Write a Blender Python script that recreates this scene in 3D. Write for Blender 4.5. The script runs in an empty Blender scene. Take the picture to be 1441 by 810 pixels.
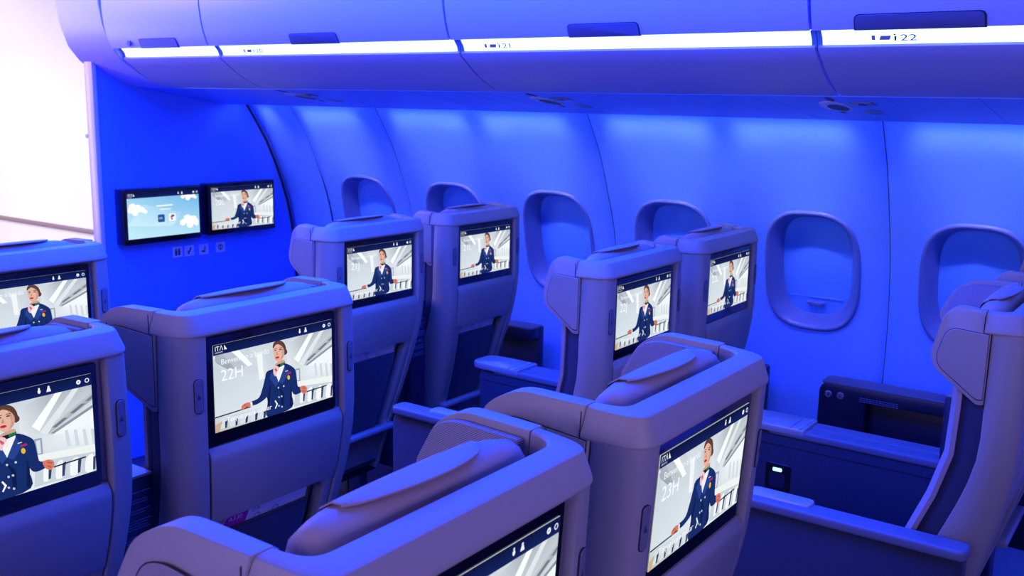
import bpy, bmesh, math, random
import numpy as np
from mathutils import Vector, Matrix

C = bpy.context.scene.collection
sc = bpy.context.scene
sc.view_settings.view_transform = 'Standard'
sc.view_settings.look = 'None'
PI = math.pi
R = math.radians

# ------------------------------------------------------------------ materials
def s2l(c):
    return tuple(((v/255)/12.92 if v/255 <= .04045 else ((v/255+.055)/1.055)**2.4) for v in c)

def mat(name, col, rough=.5, metal=0., noise=0., scale=300., bump=0., spec=.5, emis=None, estr=0., fabric=False, sheen=0., coat=0.):
    m = bpy.data.materials.new(name); m.use_nodes = True
    nt = m.node_tree; N = nt.nodes; L = nt.links
    b = N['Principled BSDF']
    b.inputs['Base Color'].default_value = (*col, 1)
    b.inputs['Roughness'].default_value = rough
    b.inputs['Metallic'].default_value = metal
    b.inputs['Specular IOR Level'].default_value = spec
    if sheen: b.inputs['Sheen Weight'].default_value = sheen
    if coat: b.inputs['Coat Weight'].default_value = coat
    if emis:
        b.inputs['Emission Color'].default_value = (*emis, 1); b.inputs['Emission Strength'].default_value = estr
    if noise or bump:
        tc = N.new('ShaderNodeTexCoord'); mp = N.new('ShaderNodeMapping')
        L.new(tc.outputs['Object'], mp.inputs['Vector'])
        if fabric:
            t = N.new('ShaderNodeTexVoronoi'); t.inputs['Scale'].default_value = scale; out = t.outputs['Distance']
        else:
            t = N.new('ShaderNodeTexNoise'); t.inputs['Scale'].default_value = scale; t.inputs['Detail'].default_value = 3; out = t.outputs['Fac']
        L.new(mp.outputs['Vector'], t.inputs['Vector'])
        if noise:
            mx = N.new('ShaderNodeMix'); mx.data_type = 'RGBA'
            mx.inputs['A'].default_value = (*[c*(1-noise) for c in col], 1)
            mx.inputs['B'].default_value = (*[min(1, c*(1+noise)) for c in col], 1)
            L.new(out, mx.inputs['Factor']); L.new(mx.outputs['Result'], b.inputs['Base Color'])
        if bump:
            bp = N.new('ShaderNodeBump'); bp.inputs['Strength'].default_value = bump; bp.inputs['Distance'].default_value = .002
            L.new(out, bp.inputs['Height']); L.new(bp.outputs['Normal'], b.inputs['Normal'])
    return m

def mat_col(name, strength=1.0, rough=1.0):
    m = bpy.data.materials.new(name); m.use_nodes = True
    nt = m.node_tree; b = nt.nodes['Principled BSDF']
    a = nt.nodes.new('ShaderNodeAttribute'); a.attribute_name = 'Col'
    b.inputs['Base Color'].default_value = (.004, .004, .006, 1)
    b.inputs['Roughness'].default_value = rough; b.inputs['Specular IOR Level'].default_value = 0
    nt.links.new(a.outputs['Color'], b.inputs['Emission Color'])
    b.inputs['Emission Strength'].default_value = strength
    return m

def mat_knit(name, c1, c2, scale):
    m = bpy.data.materials.new(name); m.use_nodes = True
    nt = m.node_tree; N = nt.nodes; L = nt.links; b = N['Principled BSDF']
    b.inputs['Roughness'].default_value = .85
    tc = N.new('ShaderNodeTexCoord'); mp = N.new('ShaderNodeMapping'); mp.inputs['Rotation'].default_value = (R(35), 0, 0)
    w = N.new('ShaderNodeTexWave'); w.wave_type = 'BANDS'; w.bands_direction = 'Z'; w.inputs['Scale'].default_value = scale
    w.inputs['Distortion'].default_value = .6; w.inputs['Detail'].default_value = 1
    L.new(tc.outputs['Object'], mp.inputs['Vector']); L.new(mp.outputs['Vector'], w.inputs['Vector'])
    mx = N.new('ShaderNodeMix'); mx.data_type = 'RGBA'
    mx.inputs['A'].default_value = (*c1, 1); mx.inputs['B'].default_value = (*c2, 1)
    L.new(w.outputs['Fac'], mx.inputs['Factor']); L.new(mx.outputs['Result'], b.inputs['Base Color'])
    bp = N.new('ShaderNodeBump'); bp.inputs['Strength'].default_value = .4; bp.inputs['Distance'].default_value = .002
    L.new(w.outputs['Fac'], bp.inputs['Height']); L.new(bp.outputs['Normal'], b.inputs['Normal'])
    return m

M = {
 'shell': mat('seat_shell_plastic', (.31, .265, .215), .42, noise=.04, scale=900, bump=.08),
 'cap': mat('seat_cap_leather', (.34, .28, .225), .5, noise=.04, scale=900, bump=.10),
 'leather': mat('grey_leather', (.36, .27, .25), .55, noise=.06, scale=500, bump=.15),
 'knit': mat_knit('grey_knit', (.15, .13, .14), (.42, .38, .38), 130),
 'navy': mat('navy_fabric', (.016, .02, .05), .9, noise=.5, scale=700, bump=.3, sheen=.15),
 'navyp': mat('navy_plastic', (.012, .015, .045), .4),
 'armtop': mat('arm_pad', (.13, .14, .2), .45, noise=.05, scale=600, bump=.1),
 'satin': mat('satin_grey_cap', (.35, .36, .38), .3, metal=.2),
 'groove': mat('groove_dark', (.02, .02, .03), .8),
 'bezel': mat('black_glass', (.004, .004, .006), .12, coat=.3),
 'button': mat('button_grey', (.16, .15, .16), .4),
 'icon': mat('icon_grey', (.05, .05, .06), .5),
 'disp': mat_col('display_picture', 1.04),
 'wall': mat('sidewall_liner', (.115, .35, .96), .5, noise=.05, scale=60, bump=.05),  # white liner; the blue LED light is baked into its base colour
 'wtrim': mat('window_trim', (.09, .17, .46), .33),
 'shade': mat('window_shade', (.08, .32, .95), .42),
 'bulk': mat('bulkhead_laminate', (.07, .22, .88), .7, noise=.06, scale=500, bump=.12),  # blue of the cabin lighting baked into the base colour
 'btrim': mat('bulkhead_edge', (.55, .45, .5), .35),
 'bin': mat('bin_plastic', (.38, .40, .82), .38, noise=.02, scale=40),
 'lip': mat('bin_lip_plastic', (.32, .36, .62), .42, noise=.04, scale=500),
 'psu': mat('psu_plastic', (.10, .28, .95), .4),  # base colour carries a baked-in tint of the blue LED light
 'handle': mat('latch_grey', (.10, .11, .2), .35),
 'grille': mat('grille', (.05, .06, .12), .6),
 'ring': mat('vent_ring', (.5, .48, .52), .3),
 'diff': mat('light_diffuser', (.8, .85, .9), .4, emis=(.42, .6, 1.), estr=2.4),
 'divider': mat('light_divider', (.12, .3, .75), .4),
 'ink': mat('marker_ink', (.01, .03, .2), .6),
 'inkl': mat('marker_ink_faint', (.25, .3, .5), .6),
 'cove': mat('cove_led', (.1, .1, .1), .5, emis=(.10, .16, 1.), estr=45.),
 'white': mat('white_liner', (.85, .83, .82), .5),
 'rail': mat('door_rail', (.28, .2, .17), .4),
 'carpet': mat('carpet', (.015, .018, .05), .95, noise=.5, scale=400, bump=.4),
 'ceil': mat('ceiling_panel', (.6, .62, .68), .5),
 'chrome': mat('chrome', (.6, .62, .66), .25, metal=.8),
 'card': mat('card_paper', (.75, .70, .68), .6),
 'magenta': mat('card_magenta', (.55, .02, .25), .6),
 'text': mat('placard_text', (.12, .2, .38), .6),
 'plac': mat('placard_plate', (.5, .54, .72), .5),
 'usb': mat('socket_black', (.006, .006, .01), .3),
 'led': mat('socket_led', (.2, .3, .3), .4, emis=(.5, 1., .9), estr=1.5),
 'metal': mat('frame_metal', (.2, .2, .22), .4, metal=.7),
}

# ------------------------------------------------------------------ mesh helpers
def finish(bm, name, m, parent=None, sharp=35, bevel=0., seg=2):
    bmesh.ops.remove_doubles(bm, verts=bm.verts, dist=1e-6)
    if bevel:
        bmesh.ops.recalc_face_normals(bm, faces=bm.faces)
        es = [e for e in bm.edges if len(e.link_faces) == 2 and e.calc_face_angle(0) > R(30)]
        bmesh.ops.bevel(bm, geom=es, offset=bevel, segments=seg, profile=.5, affect='EDGES', clamp_overlap=True)
    bmesh.ops.recalc_face_normals(bm, faces=bm.faces)
    for f in bm.faces: f.smooth = True
    for e in bm.edges:
        if len(e.link_faces) == 2 and e.calc_face_angle(0) > R(sharp): e.smooth = False
    me = bpy.data.meshes.new(name); bm.to_mesh(me); bm.free()
    for x in (m if isinstance(m, (list, tuple)) else [m]): me.materials.append(x)
    return link(me, name, parent)

def link(me, name, parent=None):
    o = bpy.data.objects.new(name, me); C.objects.link(o)
    if parent is not None: o.parent = parent
    return o

def thing(name, label, cat, loc=(0, 0, 0), group=None):
    o = bpy.data.objects.new(name, None); C.objects.link(o); o.location = loc
    o.empty_display_size = .1
    tag(o, label, cat, group); return o

def tag(o, label, cat, group=None):
    o['label'] = label; o['category'] = cat
    if group: o['group'] = group
    return o

def struct(o):
    o['kind'] = 'structure'; return o

def box(bm, x0, x1, y0, y1, z0, z1, mi=0):
    v = [bm.verts.new(p) for p in ((x0,y0,z0),(x1,y0,z0),(x1,y1,z0),(x0,y1,z0),(x0,y0,z1),(x1,y0,z1),(x1,y1,z1),(x0,y1,z1))]
    for f in ((0,3,2,1),(4,5,6,7),(0,1,5,4),(1,2,6,5),(2,3,7,6),(3,0,4,7)):
        fc = bm.faces.new([v[i] for i in f]); fc.material_index = mi

def loft(bm, secs, closed=True, caps=True, mi=0):
    """secs: list of lists of 3D points, same length; closed = each section is a ring"""
    vs = [[bm.verts.new(p) for p in s] for s in secs]
    n = len(secs[0])
    for a, b in zip(vs[:-1], vs[1:]):
        for i in range(n if closed else n-1):
            j = (i+1) % n
            f = bm.faces.new((a[i], a[j], b[j], b[i])); f.material_index = mi
    if caps and closed:
        bm.faces.new(list(reversed(vs[0]))).material_index = mi
        bm.faces.new(vs[-1]).material_index = mi
    return vs

def prism(bm, pts, fn0, fn1, mi=0):
    a = [bm.verts.new(fn0(p)) for p in pts]; b = [bm.verts.new(fn1(p)) for p in pts]
    n = len(pts)
    for i in range(n):
        j = (i+1) % n
        bm.faces.new((a[i], a[j], b[j], b[i])).material_index = mi
    bm.faces.new(list(reversed(a))).material_index = mi
    bm.faces.new(b).material_index = mi

def round_poly(pts, r, seg=5):
    """round the corners of a 2D polygon; r one number or one per corner"""
    n = len(pts); out = []
    for i in range(n):
        p = Vector(pts[i]); a = Vector(pts[i-1]); b = Vector(pts[(i+1) % n])
        rr = r[i] if isinstance(r, (list, tuple)) else r
        d1 = (a-p); d2 = (b-p)
        rr = min(rr, d1.length*.49, d2.length*.49)
        if rr < 1e-5: out.append((p.x, p.y)); continue
        p1 = p + d1.normalized()*rr; p2 = p + d2.normalized()*rr
        for k in range(seg+1):
            t = k/seg
            q = p1*(1-t)**2 + p*2*t*(1-t) + p2*t*t
            out.append((q.x, q.y))
    return out

def rrect(cx, cy, w, h, r, seg=5):
    return round_poly([(cx-w/2, cy-h/2), (cx+w/2, cy-h/2), (cx+w/2, cy+h/2), (cx-w/2, cy+h/2)], r, seg)

def interp(x, tab):
    tab = sorted(tab)
    if x <= tab[0][0]: return tab[0][1]
    for (a, va), (b, vb) in zip(tab[:-1], tab[1:]):
        if x <= b: return va + (vb-va)*(x-a)/(b-a)
    return tab[-1][1]

def sm(x, tab):
    """smooth interpolation (catmull) of a table"""
    tab = sorted(tab); n = len(tab)
    if x <= tab[0][0]: return tab[0][1]
    if x >= tab[-1][0]: return tab[-1][1]
    for i in range(n-1):
        if x <= tab[i+1][0]:
            x1, y1 = tab[i]; x2, y2 = tab[i+1]
            m1 = (tab[i+1][1]-tab[max(i-1,0)][1])/(tab[i+1][0]-tab[max(i-1,0)][0])
            j = min(i+2, n-1); m2 = (tab[j][1]-tab[i][1])/(tab[j][0]-tab[i][0])
            h = x2-x1; t = (x-x1)/h
            return (2*t**3-3*t**2+1)*y1+(t**3-2*t**2+t)*h*m1+(-2*t**3+3*t**2)*y2+(t**3-t**2)*h*m2

def text_tris(s, size, align='LEFT'):
    """vertices and triangles of a line of text, as flat 2D geometry"""
    cu = bpy.data.curves.new('t', 'FONT'); cu.body = s; cu.size = size; cu.align_x = align; cu.resolution_u = 3
    o = bpy.data.objects.new('t', cu); C.objects.link(o)
    me = bpy.data.meshes.new_from_object(o)
    me.calc_loop_triangles()
    v = [(p.co.x, p.co.y) for p in me.vertices]; t = [tuple(q.vertices) for q in me.loop_triangles]
    bpy.data.objects.remove(o); bpy.data.curves.remove(cu); bpy.data.meshes.remove(me)
    return v, t

# ------------------------------------------------------------------ pictures on the screens
# a picture is a list of flat coloured shapes in a unit square, each laid a hair in front of the last
class Pic:
    def __init__(s): s.v = []; s.f = []; s.c = []; s.k = 0
    def poly(s, pts, col, cols=None):
        i = len(s.v); s.v += [(min(max(p[0], 0), 1), min(max(p[1], 0), 1), s.k) for p in pts]
        s.f.append(tuple(range(i, i+len(pts))))
        s.c += [s2l(c) for c in (cols if cols else [col]*len(pts))]; s.k += 1
    def tris(s, v, t, col):
        i = len(s.v); s.v += [(p[0], p[1], s.k) for p in v]; s.f += [tuple(a+i for a in q) for q in t]
        s.c += [s2l(col)]*len(v); s.k += 1
    def ell(s, cx, cy, rx, ry, col, n=20, rot=0.):
        pts = [(cx+rx*math.cos(a)*math.cos(rot)-ry*math.sin(a)*math.sin(rot), cy+rx*math.cos(a)*math.sin(rot)+ry*math.sin(a)*math.cos(rot)) for a in [2*PI*k/n for k in range(n)]]
        s.poly(pts, col)
    def text(s, txt, x, y, size, col, asp):
        v, t = text_tris(txt, size); s.tris([(x+p[0]/asp, y+p[1]) for p in v], t, col)
    def copy(s):
        p = Pic(); p.v = list(s.v); p.f = list(s.f); p.c = list(s.c); p.k = s.k; return p

def homography(src, dst):
    A = []; b = []
    for (x, y), (u, v) in zip(src, dst):
        A.append([x, y, 1, 0, 0, 0, -u*x, -u*y]); b.append(u)
        A.append([0, 0, 0, x, y, 1, -v*x, -v*y]); b.append(v)
    h = np.linalg.solve(np.array(A, float), np.array(b, float))
    def f(p):
        w = h[6]*p[0]+h[7]*p[1]+1
        return ((h[0]*p[0]+h[1]*p[1]+h[2])/w, (h[3]*p[0]+h[4]*p[1]+h[5])/w)
    return f
# the picture is drawn on an inclined sketch of the screen and squared up
HM = homography([(68, 225), (697, 80), (690, 490), (75, 690)], [(0, 1), (1, 1), (1, 0), (0, 0)])
ASP = 1.78

def smooth_closed(pts, seg=4):
    n = len(pts); out = []
    for i in range(n):
        p0, p1, p2, p3 = (np.array(pts[(i+k) % n], float) for k in (-1, 0, 1, 2))
        for k in range(seg):
            t = k/seg
            q = .5*((2*p1)+(-p0+p2)*t+(2*p0-5*p1+4*p2-p3)*t*t+(-p0+3*p1-3*p2+p3)*t**3)
            out.append(tuple(q))
    return out

def header(P):
    P.poly([(0, .885), (1, .885), (1, 1), (0, 1)], None, [(18, 32, 88), (16, 34, 96), (10, 20, 64), (10, 18, 60)])
    for x, kind in ((.705, 0), (.757, 1), (.925, 2), (.974, 3)):
        if kind == 0:
            P.ell(x, .935, .008, .020, (235, 238, 245)); P.ell(x, .962, .005, .009, (235, 238, 245))
        elif kind == 1:
            P.poly([(x-.013, .915), (x+.013, .915), (x+.007, .95), (x-.007, .95)], (235, 238, 245)); P.ell(x, .960, .006, .012, (235, 238, 245))
        elif kind == 2:
            P.ell(x, .94, .013, .023, (235, 238, 245)); P.ell(x, .94, .004, .008, (120, 130, 170))
        else:
            P.ell(x, .94, .013, .023, (235, 238, 245)); P.ell(x, .94, .008, .015, (20, 36, 100))
    # airline wordmark in the corner
    P.text('IT\u039b', .012, .93, .075, (245, 248, 255), ASP)
    P.text('AIRWAYS', .014, .902, .024, (225, 230, 245), ASP)
    P.poly([(.085, .93), (.105, .93), (.085, .985)], (245, 248, 255))
    P.poly([(0, .865), (.012, .885), (.012, .84)], (245, 248, 255))

def hostess_picture():
    P = Pic()
    def q(pts, col, cols=None): P.poly([HM(p) for p in pts], col, cols)
    def sq(pts, col): P.poly([HM(p) for p in smooth_closed(pts)], col)
    def e(cx, cy, rx, ry, col, rot=0.):
        P.poly([HM((cx+rx*math.cos(a)*math.cos(rot)-ry*math.sin(a)*math.sin(rot), cy+rx*math.cos(a)*math.sin(rot)+ry*math.sin(a)*math.cos(rot))) for a in [2*PI*k/22 for k in range(22)]], col)
    # white cabin behind her
    q([(68,225),(697,80),(690,490),(75,690)], None, [(196,206,214),(205,212,220),(228,236,240),(222,232,238)])
    q([(70,330),(335,300),(340,560),(74,620)], None, [(196,208,216),(206,216,223),(222,230,236),(212,222,229)])
    q([(69,270),(150,248),(275,325),(150,352),(85,318)], None, [(158,168,178),(178,186,194),(205,212,218),(150,160,172),(165,174,184)])
    q([(86,320),(150,352),(275,325),(340,345),(340,368),(120,372)], (206,214,222))
    q([(112,262),(150,252),(235,345),(190,350)], (186,194,202))
    q([(160,248),(200,240),(278,322),(255,334)], (250,253,254))
    q([(250,225),(400,192),(385,265),(300,300)], None, [(206,214,220),(200,208,216),(214,222,228),(216,224,230)])
    q([(330,250),(395,240),(395,380),(335,385)], None, [(205,214,222),(196,206,214),(206,214,220),(220,228,232)])
    q([(300,270),(330,262),(336,400),(312,405)], (240,244,246))
    # right side: bins running away, windows and wall
    q([(455,215),(560,155),(697,122),(697,200),(560,330),(520,318),(460,330)], None, [(214,220,226),(170,178,186),(182,190,198),(206,212,218),(196,204,210),(206,213,219),(226,232,236)])
    q([(497,292),(582,152),(604,147),(520,312)], (248,251,252))
    q([(522,318),(640,136),(660,132),(545,330)], (224,229,233))
    q([(545,328),(697,190),(697,152),(575,270)], None, [(168,176,184),(150,158,168),(196,203,210),(210,216,222)])
    q([(560,300),(600,262),(612,262),(574,300)], (112,120,132))
    q([(620,244),(660,206),(672,206),(634,244)], (112,120,132))
    q([(672,196),(697,172),(697,182),(684,196)], (118,126,138))
    q([(556,322),(697,212),(697,225),(566,328)], (140,148,158))
    q([(560,330),(697,225),(697,262),(620,330)], (240,245,247))
    q([(520,335),(625,322),(697,262),(692,380),(505,412)], None, [(216,224,230),(236,242,245),(242,247,249),(226,234,239),(210,219,226)])
    q([(500,345),(526,340),(526,410),(506,414)], (150,164,178)); q([(506,352),(520,349),(520,404),(510,407)], (214,224,232))
    for x in (600, 628, 656, 682): q([(x,315),(x+10,312),(x+16,380),(x+4,384)], (206,215,223))
    q([(505,412),(692,378),(691,412),(506,440)], (236,240,238))
    q([(500,440),(691,410),(690,490),(490,545)], (198,208,216))
    # seats on the right
    for x, w in ((520, 22), (560, 26), (606, 30), (655, 30)):
        sq([(x,520-(x-520)*.22),(x+4,470-(x-520)*.2),(x+w*.6,448-(x-520)*.2),(x+w,452-(x-520)*.2),(x+w-3,512-(x-520)*.22),(x+w*.5,524-(x-520)*.22)], (240,244,246))
        q([(x+w-2,460-(x-520)*.2),(x+w+10,452-(x-520)*.2),(x+w+2,512-(x-520)*.22),(x+w-6,516-(x-520)*.22)], (52,66,100))
    q([(556,462),(660,427),(660,433),(556,468)], (28,34,52))
    # seats on the left
    q([(74,612),(345,545),(345,610),(75,690)], None, [(206,212,214),(214,222,228),(206,214,222),(196,190,182)])
    q([(74,606),(262,545),(262,551),(74,613)], (40,46,60))
    for x, w in ((95, 34), (150, 34), (205, 32), (262, 26), (308, 24)):
        y = 640-(x-95)*.26
        sq([(x,y+25),(x+4,y-12),(x+w*.5,y-28),(x+w,y-22),(x+w-2,y+18),(x+w*.5,y+24)], (214,221,227))
        q([(x+w-3,y-12),(x+w+12,y-20),(x+w+6,y+18),(x+w-4,y+24)], (40,58,100))
    q([(75,650),(112,622),(96,690-6),(75,690)], (200,172,140))
    # the attendant: jacket and arms
    navy = (22,44,104); navd = (14,28,74); navl = (38,66,140)
    sq([(345,372),(385,345),(440,315),(492,338),(503,372),(500,440),(478,470),(478,548),(350,600),(352,520),(344,470)], navy)
    sq([(350,372),(378,372),(366,430),(352,490),(300,532),(262,540),(258,524),(305,500),(326,450)], navy)
    sq([(478,345),(500,352),(508,410),(514,438),(540,440),(530,466),(492,480),(476,440)], navy)
    q([(352,490),(366,430),(372,440),(360,540),(350,560)], navd)
    q([(474,420),(480,470),(478,545),(466,540)], navd)
    # skirt line, lapels, buttons
    q([(388,350),(412,415),(396,440),(364,392),(372,372)], navl)
    q([(444,325),(412,415),(432,425),(462,372),(452,350)], navl)
    q([(404,430),(436,470),(436,545),(424,552),(420,470)], navd)
    for x, y in ((410,445),(438,436),(412,495),(426,490),(410,540),(426,545)): e(x, y, 4, 5, (186,196,214))
    # shirt, scarf, neck
    q([(392,340),(442,318),(444,330),(412,415),(396,370)], (240,240,244))
    sq([(398,318),(440,296),(446,318),(420,334),(400,334)], (206,158,140))
    q([(402,325),(448,308),(446,322),(408,342)], (22,30,40)); q([(420,318),(446,309),(444,320),(424,330)], (22,120,70))
    sq([(388,336),(408,330),(416,348),(404,366),(398,384),(386,372)], (236,196,200))
    q([(396,340),(408,352),(400,362),(392,348)], (200,90,110)); q([(408,352),(424,340),(418,370),(410,378)], (248,232,232))
    # head
    sq([(386,236),(392,206),(418,194),(444,206),(456,240),(450,272),(430,250),(410,225)], (84,58,50))
    e(452, 254, 9, 14, (84,58,50))
    sq([(388,240),(396,220),(418,208),(438,222),(444,252),(438,284),(422,304),(404,306),(392,284)], (226,178,156))
    sq([(424,214),(440,226),(446,256),(440,282),(426,298),(434,262)], (204,150,130))
    sq([(388,236),(394,212),(420,200),(446,216),(448,250),(436,226),(412,214),(398,222)], (92,62,52))
    e(399, 248, 6, 2.6, (60,42,40), -.2); e(425, 242, 6.5, 2.8, (60,42,40), -.2)
    q([(392,240),(406,236),(406,239),(392,243)], (84,60,52)); q([(418,233),(434,230),(434,233),(418,236)], (84,60,52))
    q([(408,250),(413,270),(402,272)], (196,140,120))
    e(408, 285, 11, 5.5, (205,26,40), -.25); e(441, 262, 4, 6, (210,160,140))
    # hands and forearm cuffs
    sq([(262,524),(272,530),(262,542),(240,552),(222,562),(212,552),(222,536),(240,526)], (214,120,96))
    q([(236,532),(216,546),(214,550),(238,538)], (176,84,66)); q([(244,542),(226,558),(230,560),(250,544)], (176,84,66))
    q([(260,522),(270,521),(272,538),(262,541)], (236,238,244))
    sq([(522,442),(540,432),(556,440),(556,462),(544,476),(528,466)], (214,120,96))
    q([(538,440),(552,446),(550,450),(536,446)], (176,84,66)); q([(536,456),(550,462),(546,466),(534,460)], (176,84,66))
    # badge, pocket square, name pin
    e(464, 390, 7, 12, (226,186,50)); q([(456,366),(476,358),(478,368),(458,374)], (170,40,110)); q([(448,356),(462,352),(462,356),(448,360)], (210,216,226))
    header(P)
    return P

HOST = hostess_picture()

def screen_pic(seat):
    P = HOST.copy()
    w = (246, 250, 255)
    P.text('Benvenuto a bordo', .055, .765, .088, w, ASP)
    P.text(seat, .05, .575, .185, w, ASP)
    P.text('Toque para iniciar', .085, .085, .088, w, ASP)
    P.poly([(.475, .17), (.482, .178), (.502, .125), (.482, .072), (.475, .08), (.49, .125)], w)
    return P

def sky_pic():
    P = Pic()
    P.poly([(0, 0), (1, 0), (1, 1), (0, 1)], None, [(196, 236, 246), (176, 224, 244), (96, 176, 228), (150, 206, 240)])
    P.poly([(0, .3), (.6, .2), (.75, .5), (.2, .75)], None, [(206, 238, 248), (190, 230, 246), (160, 212, 240), (176, 220, 242)])
    for cx, cy, s_ in ((.10, .66, 1.), (.86, .30, 1.15), (.84, .88, .8)):
        for dx, dy, r in ((-.09, -.02, .05), (-.03, .02, .07), (.04, .0, .07), (.1, -.02, .05), (.0, -.05, .06), (.14, -.05, .035)):
            x = min(max(cx+dx*s_, .03*s_+.012), .985-r*.75*s_) ; y = cy+dy*1.6*s_
            P.ell(x, y, min(r*.75*s_, x), r*1.25*s_, (250, 252, 254))
    header(P)
    P.poly([(.39, .67), (.62, .67), (.62, .70), (.39, .70)], (240, 248, 252)); P.poly([(.44, .59), (.59, .59), (.59, .615), (.44, .615)], (232, 244, 250))
    for x in (.405, .56):
        pts = [(x+(px)*.95, .32+py*1.7) for px, py in rrect(.05, .05, .1, .1, .02)]
        P.poly(pts, (26, 84, 160) if x < .5 else (246, 250, 252))
    P.text('IT\u039b', .418, .385, .06, (240, 246, 252), ASP)
    P.ell(.62, .44, .018, .03, (60, 90, 140)); P.poly([(.575, .40), (.61, .39), (.60, .48)], (190, 60, 80)); P.ell(.60, .37, .014, .018, (70, 80, 220))
    P.poly([(.39, .27), (.51, .27), (.51, .285), (.39, .285)], (226, 240, 248)); P.poly([(.56, .27), (.65, .27), (.65, .285), (.56, .285)], (226, 240, 248))
    return P

def pic_mesh(P, name, w, h):
    me = bpy.data.meshes.new(name)
    # x right, z up, facing -y
    me.from_pydata([((x-.5)*w, -k*1.0e-5, (y-.5)*h) for x, y, k in P.v], [], P.f)
    a = me.color_attributes.new('Col', 'FLOAT_COLOR', 'POINT')
    a.data.foreach_set('color', np.array([(*c, 1.) for c in P.c], dtype=np.float32).ravel())
    me.materials.append(M['disp']); me.update(); return me

SW, SH = .331, .214            # black glass of a seat screen
AW, AH = SW*.925, SH*.80       # lit picture
def screen_unit(parent, pic, x=-.004, y=0., ztop=1.160, w=SW, h=SH, thick=.012, name='screen'):
    bm = bmesh.new()
    prism(bm, rrect(0, 0, w, h, .006), lambda p: (p[0], 0, p[1]), lambda p: (p[0], thick, p[1]))
    s = finish(bm, name, M['bezel'], parent, bevel=.0012, seg=1)
    s.location = (x, y, ztop-h/2)
    d = link(pic_mesh(pic, 'display', w*.925, h*.80), 'display', s)
    d.location = (w*.004, -.0008, h*.022)
    return s

# ------------------------------------------------------------------ seat
YR = [(1.3, 0), (1.165, 0), (.95, 0), (.88, .004), (.8, .016), (.7, .038), (.6, .064), (.5, .095), (.4, .125), (.3, .15)]
YF = [(1.3, .065), (1.165, .065), (1.03, .065), (.9, .069), (.79, .100), (.71, .132), (.6, .170), (.5, .200), (.4, .225), (.3, .24)]
WW = [(1.3, .229), (1.165, .229), (1.0, .233), (.9, .231), (.8, .221), (.7, .207), (.6, .191), (.5, .177), (.4, .166), (.3, .16)]
yr = lambda z: sm(z, YR); yf = lambda z: sm(z, YF); ww = lambda z: sm(z, WW)

def shell_mesh(parent):
    bm = bmesh.new()
    zs = [.30, .36, .42, .48, .54, .60, .65, .70, .75, .80, .815, .85, .90, .95, 1.0, 1.05, 1.10, 1.15, 1.167]
    secs = []
    for z in zs:
        w = ww(z); s = w/.230; y0 = yr(z); y1 = yf(z)
        half = [(.150*s, .012), (.1725*s, .012), (.1735*s, -.004), (.178*s, -.0085), (.190*s, -.0075), (w-.010, .001), (w-.003, .011), (w, .026)]
        out = [(x, y0+dy) for x, dy in half] + [(w+.002, y1-.004), (w-.001, y1), (w-.018, y1), (w-.022, y1-.006), (w-.024, y0+.035), (.150*s, y0+.035)]
        ring = out + [(-x, y) for x, y in reversed(out)]
        secs.append([(x, y, z) for x, y in ring])
    # ring: right outer, then inner; here outline as U: build from front-right round the back to front-left and return inside
    secs2 = []
    for z in zs:
        w = ww(z); s = w/.230; y0 = yr(z); y1 = yf(z)
        dp = .010 if z > .81 else .034
        o = [(0, dp), (.1725*s, dp), (.1735*s, -.004), (.1765*s, -.0085), (.183*s, -.0085), (w-.0235, -.0055), (w-.0155, .0005), (w-.0085, .009), (w-.003, .020), (w, .034)]
        right = [(x, y0+dy) for x, dy in o] + [(w+.002, y1-.004), (w-.001, y1), (w-.018, y1), (w-.022, y1-.006), (w-.024, max(y0+.035, y0+dp+.008)), (0, max(y0+.035, y0+dp+.008))]
        left = [(-x, y) for x, y in reversed(right) if x > 0]
        secs2.append([(x, y, z) for x, y in right+left])
    loft(bm, secs2)
    return finish(bm, 'back_shell', M['shell'], parent, sharp=50)

def wingx(y, k):
    """outer half width of the head wing at forward distance y"""
    return .2320 + max(0, y-.065)*.03

def cap_mesh(parent):
    bm = bmesh.new()
    # plan path of the outer lower edge, rear centre to just past the corner, with outward normals
    path = [(0, -.012), (.182, -.012), (.194, -.0115), (.206, -.008), (.2155, -.001), (.2225, .008), (.2275, .019), (.231, .034), (.2335, .056), (.2350, .079)]
    full = [(-x, y) for x, y in reversed(path[1:])] + path
    nor = []
    for i in range(len(full)):
        a = Vector(full[max(i-1, 0)]); b = Vector(full[min(i+1, len(full)-1)]); t = (b-a).normalized()
        nor.append(Vector((-t.y, t.x)))     # points inward
    prof = [(0.006, 1.1662), (0.001, 1.1672), (0, 1.170), (.0005, 1.174), (.0015, 1.1765), (.0125, 1.2035), (.0145, 1.2065), (.0185, 1.2082), (.048, 1.209), (.052, 1.206), (.053, 1.166)]
    inn = [(0, .041), (.160, .041), (.169, .0412), (.176, .042), (.182, .044), (.1865, .047), (.190, .051), (.193, .056), (.1965, .066), (.199, .079)]
    inn = [(-x, y) for x, y in reversed(inn[1:])] + inn
    secs = []
    for p, n, q in zip(full, nor, inn):
        sec = [(p[0]+n.x*d, p[1]+n.y*d, z) for d, z in prof[:8]]
        e = ((p[0]-q[0])*.08, (p[1]-q[1])*.08)
        sec += [(q[0]+e[0], q[1]+e[1], 1.209), (q[0], q[1], 1.206), (q[0], q[1], 1.166)]
        secs.append(sec)
    loft(bm, secs)
    return finish(bm, 'top_cap', M['cap'], parent, sharp=26)

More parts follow.
